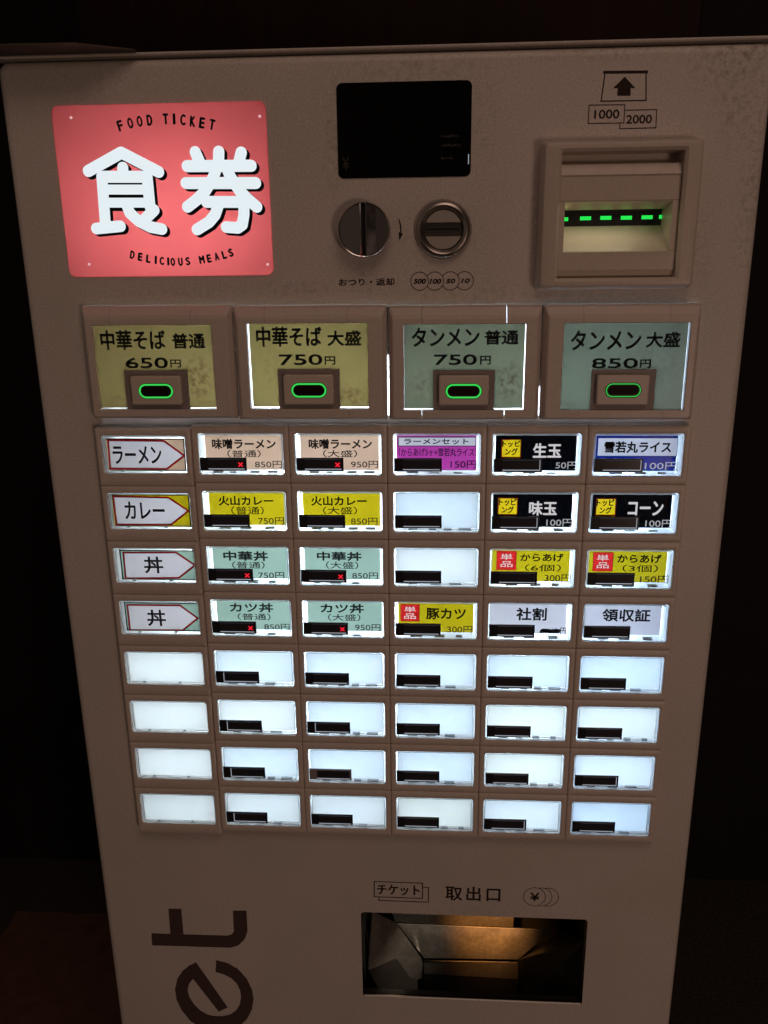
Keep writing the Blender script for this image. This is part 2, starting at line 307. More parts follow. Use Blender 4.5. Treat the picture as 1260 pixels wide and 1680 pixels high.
M = {}
M['paint'] = painted_steel()
M['plastic'] = pbr('beige_moulded_plastic', (.64, .56, .50, 1), .38, speck=.06, scale=500, bump=.05, rvar=.06)
M['plastic_panel'] = pbr('panel_plastic', (.68, .60, .54, 1), .42, speck=.06, scale=500, bump=.05, rvar=.06)
M['cap'] = pbr('cap_plastic', (.66, .57, .50, 1), .38, speck=.05, scale=500)
M['bezel'] = pbr('ivory_plastic', (.60, .53, .46, 1), .35, speck=.05, scale=400, bump=.04, rvar=.06)
M['taupe'] = pbr('taupe_plastic', (.27, .235, .225, 1), .5, speck=.05, scale=500)
M['black'] = pbr('black_plastic', (.022, .022, .027, 1), .22, spec=.5)
M['black_panel'] = pbr('smoked_panel', (.034, .034, .044, 1), .2, spec=.6)
M['black_glass'] = pbr('dark_display_glass', (.002, .002, .002, 1), .08, spec=.35)
M['ink'] = pbr('dark_print', (.030, .018, .014, 1), .5, spec=.2)
M['logo'] = pbr('dark_brown_print', (.085, .055, .05, 1), .45, spec=.3)
M['card_ink'] = pbr('card_ink', (.006, .005, .006, 1), .7, spec=.05)
M['steel'] = pbr('worn_chrome', (.62, .59, .56, 1), .16, 1.0, rvar=.05)
M['steel_dull'] = pbr('brushed_steel', (.45, .42, .39, 1), .32, 1.0, speck=.12, scale=120, rvar=.08)
M['slot_metal'] = pbr('dark_slot_metal', (.10, .085, .075, 1), .35, .5)
M['satin'] = pbr('satin_steel_plate', (.62, .57, .51, 1), .3, .45)
M['galv'] = pbr('galvanised_sheet', (.46, .44, .41, 1), .40, .80, speck=.22, scale=320, bump=.2, rvar=.10)
M['lip_steel'] = pbr('bright_folded_edge', (.80, .76, .70, 1), .38, .9)
M['edge_steel'] = pbr('worn_steel_edge', (.75, .70, .62, 1), .4, .2)
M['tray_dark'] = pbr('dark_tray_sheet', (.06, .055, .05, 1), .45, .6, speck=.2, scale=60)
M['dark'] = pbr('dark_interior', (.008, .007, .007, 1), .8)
M['box_white'] = pbr('light_box_lining', (.55, .57, .58, 1), .8)
M['wall'] = pbr('dark_wall_paint', (.010, .008, .007, 1), .9, speck=.2, scale=8)
M['floor'] = pbr('dark_carpet', (.07, .055, .045, 1), .95, speck=.55, scale=160, bump=.6)
M['column'] = wood('dark_stained_wood', (.011, .004, .002, 1), (.018, .007, .004, 1))
M['bench'] = wood('brown_bench_wood', (.12, .060, .036, 1), (.17, .09, .054, 1), 3)
M['board'] = pbr('brown_card', (.085, .07, .048, 1), .8, speck=.1, scale=60)
M['diffuser'] = sheet('white_diffuser', (.90, .93, .94, 1), speck=.07)
M['diffuser_cool'] = sheet('cool_white_diffuser', (.78, .86, .93, 1), speck=.10)
M['diffuser_warm'] = sheet('warm_white_diffuser', (.88, .89, .82, 1), speck=.10)  # tint differences put uneven backlight into the windows' diffuser colour
M['lens'] = acrylic('clear_button_lens', (.97, .98, .99, 1), .96, .30)
M['lens_grey'] = acrylic('clip_plastic', (.50, .52, .54, 1), .6, .15)
K = .38
def cardc(r, g, b): 
    c = S(r, g, b); return tuple(min(.95, x * K) for x in c[:3]) + (1,)
M['white'] = sheet('white_card', cardc(212, 202, 206), speck=.03)
M['patch_yellow'] = sheet('yellow_patch', cardc(208, 172, 22), speck=.03)
M['patch_red'] = sheet('red_patch_card', cardc(172, 28, 28), speck=.03)
M['tan'] = sheet('tan_card', cardc(190, 154, 130), speck=.04)
M['yellow'] = sheet('yellow_card', cardc(160, 140, 16), speck=.05)
M['mint'] = sheet('mint_card', cardc(138, 158, 144), speck=.04)
M['magenta'] = sheet('magenta_card', cardc(156, 52, 130), speck=.05)
M['blackcard'] = sheet('black_card', (.0004, .0004, .0006, 1), gloss=.003)
M['blue'] = sheet('blue_card', cardc(14, 30, 96), speck=.05)
M['red'] = sheet('red_patch', cardc(196, 24, 30), speck=.03)
M['red_line'] = sheet('red_print', (.22, .006, .010, 1))
M['maroon'] = sheet('maroon_print', (.22, .012, .01, 1))
M['purple'] = sheet('purple_print', (.012, .001, .022, 1))
M['white_text'] = emit('backlit_white_lettering', S(205, 202, 205), .95)
M['grey_text'] = emit('backlit_grey_lettering', S(165, 165, 172), .9)
M['faint'] = pbr('faint_marking', (.035, .03, .028, 1), .5)
M['price_ink'] = pbr('price_ink', (.012, .010, .008, 1), .6, spec=.1)
M['red_led'] = emit('red_led', (1.0, .02, .04, 1), 1.1)
M['red_glow_paint'] = pbr('painted_red_glow', (.16, .004, .008, 1), .4)  # red colour painted behind the cross to imitate its faint glow
M['green_led'] = emit('green_led', (.02, .72, .08, 1), 1.15)
M['green_ring'] = emit('green_ring_light', (.045, .72, .10, 1), .95)
M['green_dim'] = pbr('green_light_guide', (.02, .30, .05, 1), .3)
M['ring_dark'] = pbr('dark_red_window', (.014, .004, .004, 1), .5, spec=.15)
M['painted_edge_glow'] = emit('emissive_edge_glow', (.60, .64, .72, 1), .5)  # own emission imitating light carried and reflected by thin edges
M['painted_edge_glow_dim'] = emit('emissive_edge_glow_dim', (.45, .46, .56, 1), .12)
M['sign_red'] = sheet('red_sign_sheet', (.80, .155, .165, 1), gloss=.03, speck=.03)
M['sign_white'] = emit('backlit_sign_white', S(228, 238, 243), 1.0)
M['sign_pin'] = emit('backlit_sign_pin', S(255, 200, 200), .8)

# ---------------------------------------------------------------- mesh helper (millimetres)
def rrect(x0, z0, x1, z1, r, n=4):
    pts = []
    for cx, cz, a0 in ((x1 - r, z1 - r, 0), (x0 + r, z1 - r, 90), (x0 + r, z0 + r, 180), (x1 - r, z0 + r, 270)):
        for i in range(n + 1):
            a = RAD(a0 + 90 * i / n)
            pts.append((cx + r * math.cos(a), cz + r * math.sin(a)))
    return pts

def ellipse(cx, cz, rx, rz, n=48, a0=0, a1=360):
    full = abs(a1 - a0) >= 360
    k = n if full else n + 1
    return [(cx + rx * math.cos(RAD(a0 + (a1 - a0) * i / n)), cz + rz * math.sin(RAD(a0 + (a1 - a0) * i / n))) for i in range(k)]

class MB:
    def __init__(self, o=(0, 0, 0)):
        self.v, self.f, self.m, self.mats, self.o, self.smooth = [], [], [], [], o, False
    def mi(self, mat):
        if mat not in self.mats: self.mats.append(mat)
        return self.mats.index(mat)
    def add(self, vs, fs, mat):
        b = len(self.v); i = self.mi(mat)
        self.v += [tuple(q) for q in vs]
        for f in fs:
            self.f.append(tuple(b + k for k in f)); self.m.append(i)
    def poly(self, pts, y, mat):                    # flat polygon facing the viewer
        self.add([(x, y, z) for x, z in pts], [tuple(range(len(pts)))], mat)
    def rect(self, x0, z0, x1, z1, y, mat):
        self.poly([(x0, z0), (x1, z0), (x1, z1), (x0, z1)], y, mat)
    def poly3(self, pts, mat):
        self.add(pts, [tuple(range(len(pts)))], mat)
    def loft(self, loops, mat, cap0=False, cap1=False):   # loops: [(pts, y), ...]
        n = len(loops[0][0]); vs = [(x, y, z) for pts, y in loops for x, z in pts]; fs = []
        for a in range(len(loops) - 1):
            for i in range(n):
                j = (i + 1) % n
                fs.append((a * n + i, a * n + j, (a + 1) * n + j, (a + 1) * n + i))
        if cap0: fs.append(tuple(range(n)))
        if cap1: fs.append(tuple(range((len(loops) - 1) * n, len(loops) * n)))
        self.add(vs, fs, mat)
    def box(self, x0, x1, y0, y1, z0, z1, mat, bev=0.0):
        if bev:
            r = lambda i: [(x0 + i, z0 + i), (x1 - i, z0 + i), (x1 - i, z1 - i), (x0 + i, z1 - i)]
            self.loft([(r(0), y1), (r(0), y0 + bev), (r(bev), y0)], mat, True, True)
        else:
            r = [(x0, z0), (x1, z0), (x1, z1), (x0, z1)]
            self.loft([(r, y1), (r, y0)], mat, True, True)
    def strip(self, pts, w, y, mat, closed=False):   # a line of even width with mitred corners
        n = len(pts); L = []; R = []
        for i in range(n):
            p = Vector(pts[i])
            a = Vector(pts[i - 1]) if (i > 0 or closed) else None
            b = Vector(pts[(i + 1) % n]) if (i < n - 1 or closed) else None
            d0 = (p - a).normalized() if a is not None else None
            d1 = (b - p).normalized() if b is not None else None
            if d0 is None: d0 = d1
            if d1 is None: d1 = d0
            n0 = Vector((-d0.y, d0.x)); n1 = Vector((-d1.y, d1.x))
            m = n0 + n1
            m = m.normalized() if m.length > 1e-6 else n0
            k = w / 2 / max(.35, m.dot(n0))
            L.append(p + m * k); R.append(p - m * k)
        vs = [(q.x, y, q.y) for q in L] + [(q.x, y, q.y) for q in R]
        fs = [(i, (i + 1) % n, n + (i + 1) % n, n + i) for i in range(n if closed else n - 1)]
        self.add(vs, fs, mat)
    def brush(self, pts, r, y, mat, dy=.012):        # a round-ended marker stroke
        for i in range(len(pts)):
            self.poly(ellipse(pts[i][0], pts[i][1], r, r, 20), y - dy * 2 * i, mat)
            if i < len(pts) - 1:
                self.strip([pts[i], pts[i + 1]], 2 * r, y - dy * (2 * i + 1), mat)
    def lathe(self, cx, cz, prof, mat, n=56):        # prof: (radius, y) from back to front
        self.loft([(ellipse(cx, cz, max(r, .01), max(r, .01), n), y) for r, y in prof], mat, False, True)
    def build(self, name, parent=None, smooth=False, recalc=True):
        me = bpy.data.meshes.new(name)
        ox, oy, oz = self.o
        me.from_pydata([((x - ox) / 1000, (y - oy) / 1000, (z - oz) / 1000) for x, y, z in self.v], [], self.f)
        for mt in self.mats: me.materials.append(M[mt])
        me.polygons.foreach_set('material_index', self.m)
        me.update()
        if smooth:
            bm = bmesh.new(); bm.from_mesh(me)
            bmesh.ops.remove_doubles(bm, verts=bm.verts, dist=1e-6)
            bmesh.ops.recalc_face_normals(bm, faces=bm.faces)
            for f in bm.faces: f.smooth = True
            for e in bm.edges:
                if len(e.link_faces) == 2 and e.calc_face_angle(0) > RAD(35): e.smooth = False
            bm.to_mesh(me); bm.free()
        ob = bpy.data.objects.new(name, me); col.objects.link(ob)
        place(ob, self.o, parent)
        return ob

ORIGIN = {}
def place(ob, o, parent=None):
    ORIGIN[ob.name] = o
    if parent is not None:
        ob.parent = parent
        q = ORIGIN[parent.name]
        ob.location = ((o[0] - q[0]) / 1000, (o[1] - q[1]) / 1000, (o[2] - q[2]) / 1000)
    else:
        ob.location = W(*o)

def empty(name, o, label=None, cat=None, parent=None):
    ob = bpy.data.objects.new(name, None); col.objects.link(ob); ob.empty_display_size = .05
    place(ob, o, parent)
    if label: ob['label'] = label
    if cat: ob['category'] = cat
    return ob

def thing(ob, label, cat):
    ob['label'] = label; ob['category'] = cat
    return ob

# lettering: Blender's own font, turned into flat mesh and fitted to a box
_glyphs = {}
def glyphs(text, bold, shear=0.0, spacing=1.0):
    key = (text, bold, shear, spacing)
    if key not in _glyphs:
        c = bpy.data.curves.new('lettering', 'FONT')
        c.body = text; c.shear = shear; c.space_character = spacing; c.resolution_u = 5
        o = bpy.data.objects.new('lettering_source', c); col.objects.link(o)
        dg = bpy.context.evaluated_depsgraph_get(); dg.update()
        me = bpy.data.meshes.new_from_object(o.evaluated_get(dg))
        vs = [(v.co.x, v.co.y) for v in me.vertices]; fs = [tuple(p.vertices) for p in me.polygons]
        bpy.data.objects.remove(o); bpy.data.curves.remove(c); bpy.data.meshes.remove(me)
        _glyphs[key] = (vs, fs)
    return _glyphs[key]

STYLE = {'kb': (.036, 'card_ink', 0), 'k': (.012, 'card_ink', 0), 'p': (.012, 'price_ink', 0), 'pu': (.014, 'purple', 0),
         'wb': (.034, 'white_text', 0), 'w': (.012, 'white_text', 0), 'g': (.010, 'grey_text', 0), 'i': (.030, 'ink', 0),
         'ii': (.07, 'ink', .22), 'f': (.0, 'faint', 0)}
def write(mb, text, x0, z0, x1, z1, y, style, spacing=1.0):
    bold, mat, shear = STYLE[style]
    vs, fs = glyphs(text, bold, shear, spacing)
    if not vs: return
    ax, bx = min(v[0] for v in vs), max(v[0] for v in vs)
    az, bz = min(v[1] for v in vs), max(v[1] for v in vs)
    sx = (x1 - x0) / max(1e-6, bx - ax); sz = (z1 - z0) / max(1e-6, bz - az)
    t = bold * min(z1 - z0, 9.0)                     # half the extra stroke width, mm
    ex = max(1e-6, (x1 - x0 - 2 * t) / max(1e-6, bx - ax)); ez = max(1e-6, (z1 - z0 - 2 * t) / max(1e-6, bz - az))
    offs = [(0, 0)] if bold < .005 else [(0, 0)] + [(t * math.cos(RAD(a)), t * math.sin(RAD(a))) for a in range(0, 360, 45)]
    for i, (dx, dz) in enumerate(offs):
        mb.add([(x0 + t + (a - ax) * ex + dx, y + .006 * i, z0 + t + (b - az) * ez + dz) for a, b in vs], fs, mat)

# ---------------------------------------------------------------- the place
g = MB((0, 800, FLOOR))
g.box(-3000, 3000, -3000, 3000, FLOOR - 40, FLOOR, 'floor')
o = g.build('floor'); o['kind'] = 'structure'
g = MB((0, 1000, FLOOR))
g.box(-3000, 3000, 1000, 1060, FLOOR, 1500, 'wall')
o = g.build('wall'); thing(o, 'black wall in the dark behind the wooden panel and ticket machine', 'wall'); o['kind'] = 'structure'

g = MB((-46, 380, FLOOR))
g.box(-346, 254, 330, 420, FLOOR, 1450, 'column', 2)
thing(g.build('wood_panel'), 'tall dark brown wooden panel standing behind the ticket machine', 'panel')

bench = empty('bench', (-440, 200, FLOOR), 'low dark brown wooden bench left of the ticket machine, only its flat top showing', 'bench')
g = MB((-440, 200, -690)); g.box(-590, -290, -300, 383, -705, -680, 'bench', 2)
g.build('seat', bench)
for x in (-575, -320):
    for y in (-280, 345):
        g = MB((x, y, -900)); g.box(x - 15, x + 15, y - 15, y + 15, FLOOR, -705, 'bench'); g.build('leg', bench)

g = MB((-250, 40, 342))
pts = [(-420, -27), (-216, -22), (-186, -1), (-186, 90), (-420, 90)]
g.add([(x, y, 342.1) for x, y in pts] + [(x, y, 342.7) for x, y in pts],
      [(0, 1, 2, 3, 4), (9, 8, 7, 6, 5)] + [(i, (i + 1) % 5, 5 + (i + 1) % 5, 5 + i) for i in range(5)], 'board')
thing(g.build('cardboard_sheet'), 'thin brown card lying on the top left corner of the ticket machine, jutting forward', 'cardboard')

# ---------------------------------------------------------------- the ticket machine
R0 = (-33, 160, FLOOR)
machine = empty('ticket_machine', R0, 'tall pale food ticket vending machine with red lit sign and rows of glowing menu buttons', 'ticket machine')

XL, XR, ZT = -279.5, 212.5, 338.5
LX, LW, LY, LH = -202.9, 61.2, -2.0, 27.6
CX0, PX, PZ, CZ0, WW, WH = 6.29, 70.0, 42.45, -67.58, 61.4, 30.2
def cx(c): return CX0 + (c - 4) * PX
def cz(r): return CZ0 - (r - 4.5) * PZ

# cabinet: five closed sides behind the door
g = MB((-33, 170, -380))
g.box(-274, 207, 24, 325, FLOOR, -520, 'paint')
for b in ((-274, -271, 24, 325, -520, 340), (204, 207, 24, 325, -520, 340), (-271, 204, 322, 325, -520, 340), (-274, 207, 22, 325, 339.9, 341.8)):
    g.box(*b, 'paint')
g.build('cabinet', machine)
# folded lip of the cabinet top above the door
g = MB((-33, 8, 341))
g.box(-281, 214, 4.0, 22, 340.0, 341.9, 'paint', .8)
g.build('top_lip', machine)

# door: a sheet with openings, rounded outer edges, folded back
holes = [(-245.7, 204.6, -105.1, 311.7),                 # sign
         (-234.5, 98.3, 177, 182.9),                # large buttons
         (-237, -240, 181.2, 98.2),                    # button field
         (-55.8, -410.6, 135.4, -319.9),             # tray
         (76, 197, 166, 280)]                        # bill acceptor
g = MB((0, 5, 0))
zb = -1010.0
bev = 5.0
xs = sorted({XL + bev, XR - bev} | {h[0] for h in holes} | {h[2] for h in holes})
zs = sorted({zb, ZT - bev} | {h[1] for h in holes} | {h[3] for h in holes})
for i in range(len(xs) - 1):
    for j in range(len(zs) - 1):
        mx, mz = (xs[i] + xs[i + 1]) / 2, (zs[j] + zs[j + 1]) / 2
        if any(h[0] < mx < h[2] and h[1] < mz < h[3] for h in holes): continue
        g.rect(xs[i], zs[j], xs[i + 1], zs[j + 1], 5, 'paint')
for k, (x0, z0, x1, z1) in enumerate(holes):
    r = [(x0, z0), (x1, z0), (x1, z1), (x0, z1)]
    g.loft([(r, 5), (r, 7 if k == 0 else 9)], 'dark' if k in (1, 2) else 'paint')
prof = [(bev * (1 - math.cos(RAD(a))), bev * (1 - math.sin(RAD(a)))) for a in (0, 15, 30, 45, 60, 75, 90)]   # (inset, depth)
loops = []
for ins, dep in prof[::-1]:
    rr = max(.05, 7 - ins)
    loops.append((rrect(XL + ins, zb, XR - ins, ZT - ins, rr, 6), 5 + dep))
# front ring between the square grid and the rounded edge: keep corners covered
g.loft(loops + [(rrect(XL, zb, XR, ZT, 7, 6), 22)], 'paint')
for sx in (0, 1):                                    # little rounded-corner fillers of the grid
    pass
door = g.build('door', machine, smooth=True)

# folded steel edge and rounded corners of the tray opening
g = MB((40, 5, -365))
x0, z0, x1, z1 = holes[3]
r0 = [(x0, z0), (x1, z0), (x1, z1), (x0, z1)]
def cornerfill(mb, x, z, sx, sz, r, y, mat):
    arc = [(x + sx * (r - r * math.cos(RAD(a))), z + sz * (r - r * math.sin(RAD(a)))) for a in range(0, 91, 15)]
    mb.poly([(x, z)] + arc[::-1], y, mat)
for (x, z, sx, sz) in ((x0, z0, 1, 1), (x1, z0, -1, 1), (x0, z1, 1, -1), (x1, z1, -1, -1)):
    cornerfill(g, x, z, sx, sz, 3.0, 5.02, 'paint')
g.loft([(r0, 5.3), (r0, 14)], 'tray_dark')
g.box(x0 + 1, x1 - 1, 4.4, 6.2, z0 - .3, z0 + 1.6, 'lip_steel', .9)
g.build('opening_trim', door)
h_ = holes[0]
for (x, z, sx, sz) in ((h_[0], h_[1], 1, 1), (h_[2], h_[1], -1, 1), (h_[0], h_[3], 1, -1), (h_[2], h_[3], -1, -1)):
    g = MB((x, 5, z)); cornerfill(g, x - .2 * sx, z - .2 * sz, sx, sz, 5.2, 5.03, 'paint'); g.build('corner_trim', door)

g = MB((-26, 7.8, -70))  # unseen strips added behind the seams to block lamp light leaks
for x in [CX0 + (c - 4.5) * PX for c in range(2, 8)] + [-239]:
    for y, m in ((7.9, 'dark'), (8.2, 'box_white')): g.rect(x - 1.6, -243, x + (6 if x > 170 else 1.6), 101, y, m)
for r in range(0, 9):
    for y, m in ((7.95, 'dark'), (8.25, 'box_white')):
        g.rect(-169.3, CZ0 - (r - 4) * PZ - 2, 187, CZ0 - (r - 4) * PZ + 2, y, m)
        g.rect(-239, CZ0 - (r - 4) * PZ - 4, -169.3, CZ0 - (r - 4) * PZ, y, m)
g.rect(-137.5, 106, -129, 186, 6.0, 'dark'); g.rect(72, 128, 80, 186, 6.0, 'dark'); g.rect(-31, 150, -24, 186, 6.0, 'dark')
g.build('light_baffle', machine)

# ---- lamps behind the panels (real lamps inside closed boxes)
g = MB((-25, 60, -30))
def lining(x0, x1, z0, z1, y0, y1, mat):
    r = [(x0, z0), (x1, z0), (x1, z1), (x0, z1)]
    g.loft([(r, y0), (r, y1)], mat, False, True)
lining(-246, 192, -246, 190, 10, 72, 'box_white')
g.build('light_box', machine)
g = MB((-175, 40, 258)); lining(-248, -103, 202.5, 314, 7.0, 62, 'box_white')
g.build('sign_light_box', machine)
COOL = (.74, .90, 1.0)
def tube(name, x, y, z, sx, sz, power, color):
    d = bpy.data.lights.new(name, 'AREA'); d.shape = 'RECTANGLE'; d.size = sx / 1000; d.size_y = sz / 1000
    d.energy = power; d.color = color
    o = bpy.data.objects.new(name, d); col.objects.link(o)
    o.rotation_euler = (RAD(90), 0, 0)
    place(o, (x, y, z), machine)
    return o
for x, p, c in ((-205, .76, (.86, .92, .93)), (-114, 1.5, (.74, .89, 1.0)), (-36, 1.0, (.78, .89, 1)), (78, 1.5, (.76, .90, 1.0)), (152, 1.02, (.56, .74, 1.0))):
    for zc, f in ((125, .20), (20, .275), (-85, .24), (-192, .16)):
        tube('panel_lamp', x, 44, zc, 9, 84, p * f, c)
for z, p in ((262, .060), (226, .050)):
    tube('sign_lamp', -172, 56, z, 110, 9, p, (1, .96, .93))

# ---------------------------------------------------------------- lit sign
g = MB((-175, 4.5, 258))
g.loft([(rrect(-246, 204.3, -104.8, 312, 4.5), 5.0), (rrect(-246, 204.3, -104.8, 312, 4.5), 4.3)], 'sign_red', False, True)
sign = g.build('lit_sign', machine); sign['label'] = 'glowing red sign with two big white characters'
for nm, strokes in (('sign_character', SHOKU), ('sign_character', KEN)):
    g = MB((strokes[0][0][0], 4, 258))
    for s in strokes: g.brush([(x + 1.9, z - 1.6) for x, z in s], 3.72, 4.15, 'card_ink', .004)
    sh = g.build('character_shadow', sign)
    g = MB((strokes[0][0][0], 4, 258))
    for k, s in enumerate(strokes): g.brush(s, 3.1 if (strokes is SHOKU and k in (4, 5)) else 3.72, 3.85 - .02 * k, 'sign_white', .003)
    g.build(nm, sign)
def letters(arc, h, wmax):
    g = MB((-170, 4, arc[0][2]))
    for ch, x, z, a in arc:
        vs, fs = glyphs(ch, 0)
        ax, bx = min(v[0] for v in vs), max(v[0] for v in vs); az, bz = min(v[1] for v in vs), max(v[1] for v in vs)
        w = wmax * (.33 if ch == 'I' else 1.25 if ch == 'M' else 1.0); ca, sa = math.cos(RAD(a)), math.sin(RAD(a))
        q = []
        for u, v in vs:
            p = ((u - ax) / (bx - ax) - .5) * w; t = ((v - az) / (bz - az) - .5) * h
            q.append((x + p * ca - t * sa, 4.1, z + p * sa + t * ca))
        for k, (dx, dz) in enumerate([(0, 0), (.4, 0), (-.4, 0), (0, .36), (0, -.36)]):
            g.add([(a_ + dx, b_ - .005 * k, c_ + dz) for a_, b_, c_ in q], fs, 'card_ink')
    return g.build('lettering', sign)
letters(ARC_TOP, 6.0, 3.0); letters(ARC_LOW, 4.8, 2.5)
for x, z in PINS:
    g = MB((x, 4, z)); g.lathe(x, z, [(.9, 4.3), (.85, 3.9), (.5, 3.7)], 'sign_pin', 14); g.build('rivet', sign)

# ---------------------------------------------------------------- display, knob, coin slot
g = MB((-16, 4.5, 293))
D = (-59, 264.6, 27, 321.3)
g.loft([(rrect(*D, 3.6), 5.0), (rrect(*D, 3.6), 4.5), (rrect(D[0] + .5, D[1] + .5, D[2] - .5, D[3] - .5, 3.2), 4.2)], 'black_glass', False, True)
disp = g.build('display_window', machine)
g = MB((-50, 4, 270))
for s, a, b, c, d, st in TEXTS['disp']: write(g, s, a, b, c, d, 4.1, st)
for x0, x1, z in ((8, 18, 289), (8.3, 20, 283.5), (8, 14.5, 276)):           # dim unlit legends
    x = x0
    while x < x1:
        w = random.uniform(.5, 1.3); g.rect(x, z - random.uniform(.5, 1.0), x + w, z + random.uniform(.1, .9), 4.1, 'faint'); x += w + random.uniform(.3, .6)
g.build('faint_legend', disp)
g = MB((26, 4.2, 276)); g.box(25.2, 25.75, 3.9, 4.2, 272, 278, 'painted_edge_glow'); g.build('painted_edge_glow', disp)  # glowing strip put in for the reflection at the right edge

knob = empty('return_knob', (-42.3, 0, 232.3), parent=machine)
g = MB((-42.3, 0, 232.3)); g.lathe(-42.3, 232.3, [(17.2, 5), (17.4, 0), (17.6, -3), (17.3, -4.5), (16.7, -5.2), (16.3, -5.0), (16.2, -3.4)], 'steel')
g.build('rim', knob, smooth=True)
def half(sign_, tilt):
    pts = []
    for i in range(25):
        a = RAD(90 + 180 * i / 24) if sign_ < 0 else RAD(-90 + 180 * i / 24)
        x, z = 16.1 * math.cos(a), 16.1 * math.sin(a)
        x = min(x, -2.0) if sign_ < 0 else max(x, 2.0)
        pts.append((x, z))
    g = MB((-42.3 + 8 * sign_, -4, 232.3))
    g.add([(-42.3 + x, -4.4 + tilt * (abs(x) - 2), 232.3 + z) for x, z in pts], [tuple(range(len(pts)))], 'steel')
    return g.build('knob_face', knob)
half(-1, .07); half(1, .17)
g = MB((-42.3, -5, 232.3))
for x0, x1 in ((-44.5, -43.5), (-41.3, -40.0)):
    g.box(x0, x1, -6.2, -3.0, 215.7, 248.9, 'steel', .3)
g.box(-43.5, -41.3, -3.6, -3.0, 216, 248.6, 'dark')
g.build('finger_groove', knob)

slot = empty('coin_slot', (9.6, 0, 232), parent=machine)
g = MB((9.6, 3, 232))
prof = [(18.8, 5), (18.7, 3.5), (18.0, 1.6), (16.8, .3), (15.3, -.2), (13.9, .5), (12.9, 2.0), (12.5, 4.5)]
g.loft([(ellipse(9.6, 232, r, r, 64), y) for r, y in prof], 'steel_dull')
g.build('rim', slot, smooth=True)
g = MB((9.6, 4, 232))
def seg(z0, z1, r=12.3):
    pts = []
    for i in range(49):
        a = RAD(360 * i / 48); pts.append((9.6 + r * math.cos(a), min(max(232 + r * math.sin(a), 232 + z0), 232 + z1)))
    out = []
    for p in pts:
        if not out or (abs(p[0] - out[-1][0]) + abs(p[1] - out[-1][1])) > 1e-4: out.append(p)
    return out[:-1]
for q_ in (seg(4.6, 13), seg(-13, -4.2)): g.loft([(q_, 4.6), (q_, 2.0)], 'satin', False, True)
g.build('face_plate', slot)
g = MB((9.6, 5, 232))
g.box(-2.6, 21.8, 4.2, 4.8, 227.6, 237, 'slot_metal')
g.box(-1.6, 20.6, 3.6, 4.2, 231.6, 233.0, 'dark')
g.box(-1.6, 16.5, 3.3, 4.2, 230.9, 231.5, 'steel')
g.build('slot_groove', slot)

# ---------------------------------------------------------------- printed marks on the door
def say(mb, word):
    for k in ('door', 'door2', 'door3'):
        for s, a, b, c, d, st in TEXTS[k]:
            if s == word: write(mb, s, a, b, c, d, 4.84, st, 1.25 if s == '取出口' else 1.0)
for w_, o_ in (('おつり・返却', (-42, 4.9, 199)), ('取出口', (39, 4.9, -297))):
    g = MB(o_); say(g, w_); g.build('printed_lettering', door)
g = MB((122, 4.9, 310))                                            # banknote symbols
a, b, c, d = TRAP
g.strip([a, d, c, b], .75, 4.9, 'ink')
g.strip([(a[0] - 1.2, a[1] + .2), (b[0] + 1.2, b[1] + .2)], 1.7, 4.88, 'ink')
g.poly(TRAP_ARROW, 4.9, 'ink')
g.strip([(100.6, 305.3), (122.8, 305.1), (122.9, 294.6), (100.6, 294.7)], .6, 4.9, 'ink', True)
g.strip([(123.3, 301.9), (142.7, 301.9), (143.0, 291.4), (120.5, 291.3), (120.5, 294.2)], .6, 4.9, 'ink')
say(g, '1000'); say(g, '2000')
g.build('banknote_symbol', door)
g = MB((10, 4.9, 199.2))
r = 5.95
cs = [-6.0, 4.2, 14.6, 24.1]
for i, x in enumerate(cs):
    if i == 0: g.strip(ellipse(x, 199.3, r, r, 40), .5, 4.9, 'ink', True)
    else:
        h = math.degrees(math.acos(min(1, (x - cs[i - 1]) / 2 / r)))
        g.strip(ellipse(x, 199.3, r, r, 40, -180 + h + 2, 180 - h - 2), .5, 4.9, 'ink')
for w_ in ('500', '100', '50', '10'): say(g, w_)
g.build('coin_symbol', door)
g = MB((-19.5, 4.9, 232))
g.poly([(-20.1, 239.4), (-19.4, 239.2), (-18.2, 235.5), (-17.9, 230.2), (-17.0, 230.0), (-19.6, 225.4), (-19.9, 231.2), (-18.9, 230.6), (-19.1, 235.0)], 4.9, 'ink')
g.build('turn_arrow', door)
g = MB((-20, 4.9, -297))
g.strip([(-44, -288.1), (-3.3, -288.2), (-3.3, -303.7), (-44.1, -303.6)], .8, 4.9, 'ink', True)
g.strip([(-40.2, -304.2), (-40.2, -307.2), (1.6, -307.3), (1.6, -292.4), (-2.8, -292.4)], .8, 4.9, 'ink')
say(g, 'チケット')
g.build('ticket_symbol', door)
g = MB((95, 4.9, -298))
g.strip(ellipse(90.1, -298.3, 9.1, 9.1, 48), .5, 4.9, 'ink', True)
for dx in (5.4, 10.8):
    g.strip(ellipse(90.1 + dx, -298.3, 9.1, 9.1, 40, -105, 105), .5, 4.9, 'ink')
say(g, '¥')
g.build('coin_pile_symbol', door)
g = MB((-195, 4.9, -390))
for p in LOGO_T: g.poly(p, 4.9, 'logo')
g.poly(LOGO_BAR, 4.86, 'logo')
n = len(LOGO_E_OUT)
g.add([(x, 4.9, z) for x, z in LOGO_E_OUT] + [(x, 4.9, z) for x, z in LOGO_E_IN], [(i, i + 1, n + i + 1, n + i) for i in range(n - 1)], 'logo')
g.build('logo_lettering', door)

